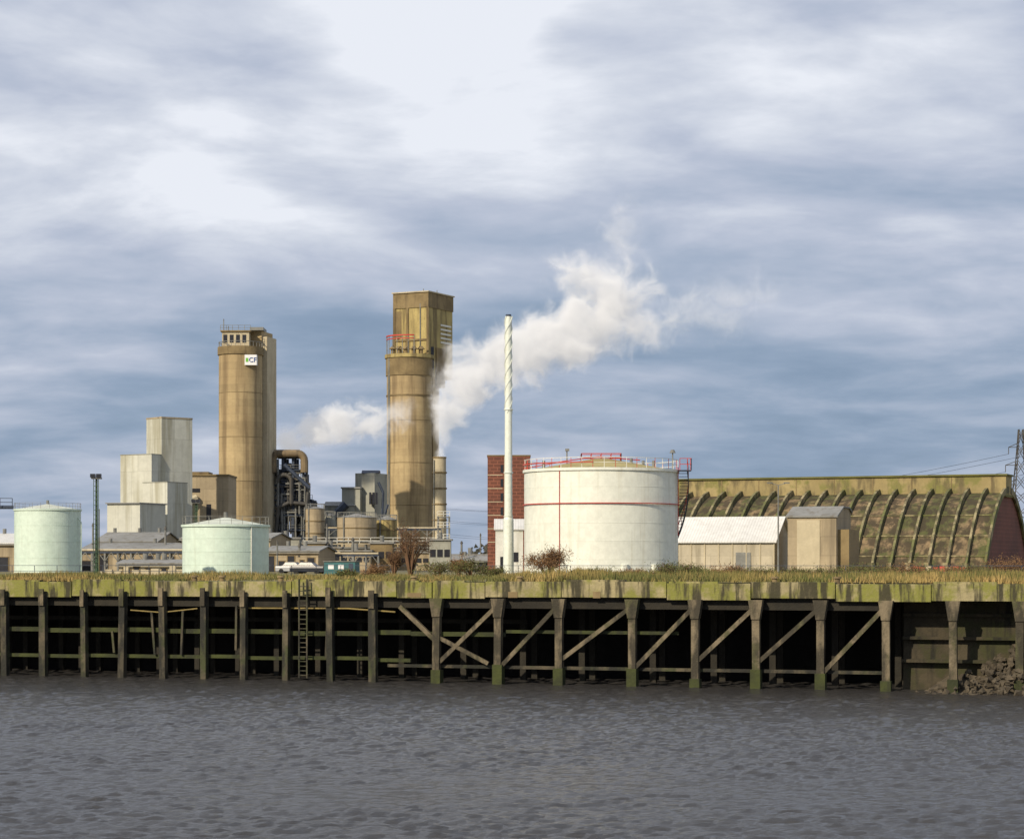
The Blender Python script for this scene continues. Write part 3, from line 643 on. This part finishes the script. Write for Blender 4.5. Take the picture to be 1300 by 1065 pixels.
for i,(pl,pr_,D,yt,m_,dp) in enumerate(((405,432,400,696,concl,5),(432,470,395,700,cladb,6),(470,498,400,690,concd,6),(500,545,405,702,cladb,6),(545,572,400,686,cladg,5),(343,380,400,684,cladg,6),(385,412,398,690,concd,6),(575,618,430,705,concd,6))):
    b=B('plant_room',(pl+pr_)/2,D); b.box('walls',m_,b.X(pl),b.X(pr_),0,dp,0,b.Z(yt)); b.box('roof',roofg,b.X(pl)-.3,b.X(pr_)+.3,-.3,dp+.3,b.Z(yt),b.Z(yt)+.3)
    nn=max(2,int((pr_-pl)/9))
    for k in range(nn):
        x=b.X(pl+(k+.5)*(pr_-pl)/nn); b.box('windows',glassd,x-.5,x+.5,-.06,.05,b.Z(yt)*.45,b.Z(yt)*.7)
    b.cyl('roof_vent',steelg,b.X((pl+pr_)/2),2,b.Z(yt)+.3,b.Z(yt)+1.5,.4,seg=10)
    b.done()
b=B('steel_frame_tower',563,405)
for x in (556,570):
    for y in (0,3): b.beam('legs',steelg,(b.X(x),y,0),(b.X(x),y,b.Z(655)),.25)
for py in (700,685,670,656): b.box('platforms',steelg,b.X(555),b.X(571),-.2,3.2,b.Z(py)-.1,b.Z(py)); b.rail('rails',white,[(b.X(555),-.2,b.Z(py)),(b.X(571),-.2,b.Z(py))],1,1.,.08)
b.done()
b=B('brick_tower',646,350); w_=b.W(27)
b.box('walls',brickr,-w_,w_,0,7,0,b.Z(579)); b.box('parapet',concd,-w_-.1,w_+.1,-.1,7.1,b.Z(579),b.Z(577.5))
for k in range(6):
    b.box('window_bands',glassd,b.X(635.5),b.X(639),-.05,.05,b.Z(600+k*18),b.Z(590+k*18)); b.box('string_courses',concl,-w_-.03,b.X(638),-.04,.0,b.Z(603+k*17)-.06,b.Z(603+k*17)+.06)
b.box('pilaster',concl,b.X(640),b.X(643),-.12,0,0,b.Z(579)-.1)
b.done()
b=B('white_pump_house',645,300); b.box('walls_lower',white,b.X(629),b.X(664),0,5,0,b.Z(676)); b.gable(b.X(629),b.X(664),0.002,4.99,b.Z(676),b.Z(672),b.Z(660),cladw,rooflt,.2)
b.box('door',glassd,b.X(635),b.X(641),-.05,.05,0,2.2); b.box('window',glassd,b.X(650),b.X(658),-.05,.05,1.5,2.8); b.done()

# ---------------------------------------------------------------- right-hand sheds & barn
b=B('pale_roof_shed',928,262,rot=-20); w_=b.W(56)
b.gable(-w_-3,w_,0,9,0,b.Z(687),b.Z(657),cladc,rooflt,.35)
b.box('plinth',concd,-w_-3.05,w_+.05,-.06,9.06,0,.5); 
b.box('roller_door',steelg,.6,2.4,-.08,.05,0,2.6)
for k in range(9): b.box('wall_posts',concl,-w_-3+k*(2*w_+3)/8-.05,-w_-3+k*(2*w_+3)/8+.05,-.1,-.003,0,b.Z(687)-.15)
b.done()
b=B('buff_shed',1028,256,rot=-20)
b.prism('walls',cladb,[(0,0),(0,b.Z(657)),(3.5,b.Z(644)),(7.0,b.Z(644)),(8.5,b.Z(650)),(8.5,0)],-2.6,3.1)
b.prism('roof',roofg,[(-.2,b.Z(657)+.02),(-.2,b.Z(657)+.2),(3.5,b.Z(644)+.2),(7.0,b.Z(644)+.2),(8.7,b.Z(650)+.2),(8.7,b.Z(650)+.02),(7,b.Z(644)+.02),(3.5,b.Z(644)+.02)],-2.8,3.3)
b.box('side_panel',concl,-1.5,1.2,-.08,0,.5,b.Z(660)); b.box('lean_to',concd,3.1,4.4,1,7,0,b.Z(672)); b.box('door',glassd,3.08,3.14,2,5,0,3.2); b.done()

b=B('arched_storage_barn',loc=(74.25,330,G),rot=-23)
HS=18.; HR=12.0; LX=-68.
def prof(y): return HR*(1-abs(y/HS)**2.0)
ys=[-HS+i*HS/14 for i in range(29)]
bm=b.bm('shell',barnr); nx=25
grid=[[bm.verts.new((LX+(0-LX)*i/nx,y,prof(y))) for y in ys] for i in range(nx+1)]
for i in range(nx):
    for j in range(28): bm.faces.new((grid[i][j],grid[i+1][j],grid[i+1][j+1],grid[i][j+1]))
for i in range(nx+1):
    x=LX-LX*i/nx
    for j in range(28):
        p=Vector((x,ys[j],prof(ys[j]))); q_=Vector((x,ys[j+1],prof(ys[j+1]))); nrm=Vector((0,-(q_.z-p.z),(q_.y-p.y))).normalized()*.3
        if abs(ys[j])<1: continue
        b.beam('ribs',barnrib,p+nrm,q_+nrm,.34,.95)
    b.box('foot_blocks',barnrib,x-.35,x+.35,-HS-1.2,-HS+.6,0,1.4)
b.box('foot_wall',quaym,LX,0,-HS-.3,-HS+.2,0,1.0)
for y in (-16.2,-13.5,-10): b.beam('purlins',barnrib,(LX,y-.05,prof(y)+.06),(0,y-.05,prof(y)+.06),.2,.2)
b.box('gallery',barntop,LX,.1,-2.4,2.4,HR-.8,HR+2.35); b.box('gallery_roof',mossm,LX-.2,.3,-2.7,2.7,HR+2.35,HR+2.6)
b.box('gallery_ledge',mossm,LX,.12,-3.1,3.1,HR-.75,HR-.5)
for i in range(12): b.box('gallery_joints',concd,LX+i*6-.06,LX+i*6+.06,-2.44,-2.35,HR-.4,HR+2.3)
bm=b.bm('end_wall',brickend)
for x in (-.25,LX+.25):
    vs=[bm.verts.new((x,y,max(0,prof(y)-.02))) for y in ys]; bm.faces.new(vs)
b.done()
b=B('red_barrier_wall',1188,262,rot=-20)
for i in range(9): b.box('blocks' if i%3 else 'pale_blocks',red if i%3 else concl,-3.6+i*.8,-2.9+i*.8,0,.5,0,.85+.1*(i%2),taper=.85)
b.done()

b=B('site_cabin',431,232,rot=-8); w_=b.W(20)
b.box('walls',teal,-w_,w_,0,2.4,.15,b.Z(713)); b.box('roof',steelg,-w_-.1,w_+.1,-.1,2.5,b.Z(713),b.Z(712)); b.box('skids',steelb,-w_+.2,w_-.2,.1,2.3,0,.15)
for k in (-.55,.1): b.box('windows',signw,w_*k-.3,w_*k+.3,-.04,.02,.7,1.15)
b.box('door',steelb,w_*.6,w_*.6+.45,-.04,.02,.15,1.3); b.done()

def car(px,D,mat):
    b=B('parked_car',px,D,rot=-15)
    b.prism('body',mat,[(-.85,.3),(-.88,.75),(-.8,.95),(.8,.95),(.88,.75),(.85,.3)],-2.1,2.1)
    bm=b.bm('cabin',glassd); lo=[(-1.3,-.75),(1.1,-.75),(1.1,.75),(-1.3,.75)]; hi=[(-.8,-.6),(.5,-.6),(.5,.6),(-.8,.6)]
    vs=[bm.verts.new((x,y,.951)) for x,y in lo]+[bm.verts.new((x,y,1.42)) for x,y in hi]
    for f in ((0,1,5,4),(1,2,6,5),(2,3,7,6),(3,0,4,7)): bm.faces.new([vs[q] for q in f])
    b.box('roof',mat,-.82,.52,-.62,.62,1.42,1.47)
    for x in (-1.3,1.3):
        for y in (-.9,.7): b.beam('wheels',tyre,(x,y,.32),(x,y+.2,.32),.64,.64,12)
    b.done()
car(392,262,carp); car(372,285,carw)

def lamp(name,px,D,yt,mat,wpx,arms):
    b=B(name,px,D); zt=b.Z(yt); r=b.W(wpx)/2
    b.cyl('post',mat,0,0,0,zt,r*1.2,r*.8,10); b.cyl('base',mat,0,0,0,1,r*1.7,r*1.4,10)
    if arms=='head':
        b.box('lamp_platform',steelg,-.4,.4,-.4,.4,zt,zt+.12); b.box('lamp_heads',glassd,-.45,-.05,-.5,-.1,zt+.12,zt+.42); b.box('lamp_heads',glassd,.05,.45,-.5,-.1,zt+.12,zt+.42)
        for dx in (-.2,.2): b.beam('ladder',greenp,(dx,-.2,.5),(dx,-.2,zt),.05)
        for i in range(int(zt/.4)): b.beam('ladder',greenp,(-.2,-.2,.6+i*.4),(.2,-.2,.6+i*.4),.04)
        b.beam('cable',yellowp,(.26,-.1,.2),(.26,-.1,zt*.7),.05)
    else:
        for sgn in (-1,1):
            b.beam('arms',mat,(0,0,zt),(sgn*.9,0,zt+.25),.07); b.box('lamp_heads',steelg,sgn*.9-.3,sgn*.9+.3,-.15,.15,zt+.2,zt+.32)
    b.done()
lamp('floodlight_mast',122.5,186,608,greenp,3.4,'head'); lamp('floodlight_mast',249,236,639,greenp,3,'head')
lamp('street_lamp',988,236,616,steelg,2.,'arm')
b=B('post_and_rail_fence',loc=tuple(wpt(0,48)),rot=-17.95)
b.rail('fence',steelb,[(-30,0,0),(110,0,0)],1.1,2.5,.045); b.done()
b=B('stacked_blocks',180,240)
for i in range(12):
    x=-5+i*1.0; h=rng.uniform(.4,1.1); b.box('blocks',concl,x,x+rng.uniform(.5,.9),0,.8,0,h)
b.done()

b=B('electricity_pylon',1296,720); zt=b.Z(545)
def lvl(z): 
    f=z/zt; return 4.0*(1-f)**1.2+.7
zs=[zt*k/9 for k in range(10)]
for a,c in zip(zs,zs[1:]):
    wa,wc=lvl(a),lvl(c)
    for sx,sy in ((-1,-1),(1,-1),(1,1),(-1,1)): b.beam('legs',ductd,(sx*wa,sy*wa,a),(sx*wc,sy*wc,c),.28)
    for (p,q_) in (((-1,-1),(1,-1)),((1,-1),(1,1)),((1,1),(-1,1)),((-1,1),(-1,-1))):
        b.beam('lattice',ductd,(p[0]*wa,p[1]*wa,a),(q_[0]*wc,q_[1]*wc,c),.16); b.beam('lattice',ductd,(q_[0]*wa,q_[1]*wa,a),(p[0]*wc,p[1]*wc,c),.16)
arms=[(.60,6.2),(.74,5.),(.87,4.)]
for f,w_ in arms:
    zz=zt*f
    for sgn in (-1,1):
        b.beam('cross_arms',ductd,(sgn*lvl(zz),0,zz+1.3),(sgn*w_,0,zz),.22); b.beam('cross_arms',ductd,(sgn*lvl(zz),0,zz),(sgn*w_,0,zz),.22); b.beam('insulators',ductd,(sgn*w_,0,zz),(sgn*w_,0,zz-2.2),.2)
        pts=[]
        for i in range(31):
            t=i/30; X_=sgn*w_-t*230; pts.append((X_,t*350,zz-2.2-22*4*t*(1-t)*.5-6*t))
        b.pipe('wires',steelb,pts,.05,4)
b.done()

# ---------------------------------------------------------------- steam
def steam(name,px,D,puffs,dens,depth,emi,ns,box,nd,fade,warp,core,off):
    s=D/F; ox=(px-650)*s
    m,nt=new_mat(name+'_vapour'); L=nt.links
    pos=N(nt,'ShaderNodeTexCoord').outputs['Object']
    wn=noise(nt,pos,ns*.55,3,.55,(1,1,1),0,True)
    sub=N(nt,'ShaderNodeVectorMath',operation='SUBTRACT'); L.new(wn,sub.inputs[0]); sub.inputs[1].default_value=(.5,.5,.5)
    sz=N(nt,'ShaderNodeSeparateXYZ'); L.new(pos,sz.inputs[0])
    zo=(HY-puffs[0][1])*s+H-G
    wa=ramp(nt,math_('ADD',sz.outputs[2],math_('MULTIPLY',sz.outputs[0],.4,nt=nt),nt=nt),zo,zo+warp*1.6,.12,1.)
    scl=N(nt,'ShaderNodeVectorMath',operation='SCALE'); L.new(sub.outputs[0],scl.inputs[0]); L.new(math_('MULTIPLY',wa,warp,nt=nt),scl.inputs['Scale'])
    ad0=N(nt,'ShaderNodeVectorMath',operation='ADD'); L.new(pos,ad0.inputs[0]); L.new(scl.outputs[0],ad0.inputs[1]); pw=ad0.outputs[0]
    cur=None
    for (cx,cy,rx,ry,wt) in puffs:
        lx,lz=(cx-px)*s,(HY-cy)*s+H-G
        r=(rx*s,min(rx,ry)*s*depth,ry*s)
        v=N(nt,'ShaderNodeVectorMath',operation='MULTIPLY_ADD'); L.new(pw,v.inputs[0])
        v.inputs[1].default_value=(1/r[0],1/r[1],1/r[2]); v.inputs[2].default_value=(-lx/r[0],0,-lz/r[2])
        l=N(nt,'ShaderNodeVectorMath',operation='LENGTH'); L.new(v.outputs[0],l.inputs[0])
        f=math_('MULTIPLY_ADD',l.outputs['Value'],-wt,wt,nt=nt)
        cur=f if cur is None else math_('SMOOTH_MAX',cur,f,.25,nt=nt)
    n1=noise(nt,pw,ns,6,.66,(1,1,1),.5)
    f=math_('ADD',cur,math_('MULTIPLY_ADD',n1,nd*2,-nd*off,nt=nt),nt=nt)
    g=ramp(nt,f,0.,core)
    g=math_('MULTIPLY',g,ramp(nt,cur,-.25,.15),nt=nt)
    g=math_('MULTIPLY',g,math_('MULTIPLY_ADD',g,dens*.75,dens*.25,nt=nt),nt=nt)
    if fade:
        g=math_('MULTIPLY',g,ramp(nt,sz.outputs[0],(fade[0]-px)*s,(fade[1]-px)*s,1.,fade[2]),nt=nt)
        g=math_('MULTIPLY',g,ramp(nt,sz.outputs[2],(HY-fade[3])*s,(HY-fade[4])*s,1.,.3),nt=nt)
    vs=N(nt,'ShaderNodeVolumeScatter'); vs.inputs['Color'].default_value=(.97,.97,.97,1); vs.inputs['Anisotropy'].default_value=-.2; L.new(g,vs.inputs['Density'])
    em=N(nt,'ShaderNodeEmission'); em.inputs[0].default_value=(.98,.97,.97,1); L.new(math_('MULTIPLY',g,emi,nt=nt),em.inputs[1])  # added glow, stands in for light scattered repeatedly inside the steam
    ad=N(nt,'ShaderNodeAddShader'); L.new(vs.outputs[0],ad.inputs[0]); L.new(em.outputs[0],ad.inputs[1])
    L.new(ad.outputs[0],N(nt,'ShaderNodeOutputMaterial').inputs['Volume'])
    try: m.cycles.volume_step_rate=.5
    except Exception: pass
    x0,x1,y0,y1,dy=box; x0,x1=(x0-px)*s,(x1-px)*s; z1,z0=(HY-y0)*s+H-G,(HY-y1)*s+H-G
    vv=[(x,y,z) for z in (z0,z1) for x,y in ((x0,-dy),(x1,-dy),(x1,dy),(x0,dy))]
    return single(name,vv,[(3,2,1,0),(4,5,6,7),(0,1,5,4),(1,2,6,5),(2,3,7,6),(3,0,4,7)],m,None,(ox,D,G))
steam('steam_plume',558,481,[(559,578,9,22,1.3),(563,548,16,32,1.3),(573,518,28,40,1.3),(592,485,48,44,1.3),(622,460,60,42,1.3),(662,444,70,44,1.25),(708,430,76,46,1.2),(752,410,78,50,1.1),(780,376,70,58,.95),(820,420,58,34,.8),(738,352,48,42,.8),(790,300,30,60,.75),(870,400,60,36,.6),(914,392,56,50,.7),(962,362,62,38,.58)],
      .58,.8,.28,.18,(542,1040,232,592,12.5),1.15,(730,900,.16,400,280),11,.85,.97)
steam('steam_plume',345,462,[(348,575,10,11,1.25),(366,560,26,22,1.3),(398,546,40,28,1.25),(434,539,44,28,1.15),(470,541,42,26,.95),(505,525,30,28,.75),(468,514,26,16,.75)],
      .7,.8,.28,.26,(336,562,486,590,6.5),1.1,(430,530,.28,520,480),6,.85,.97)
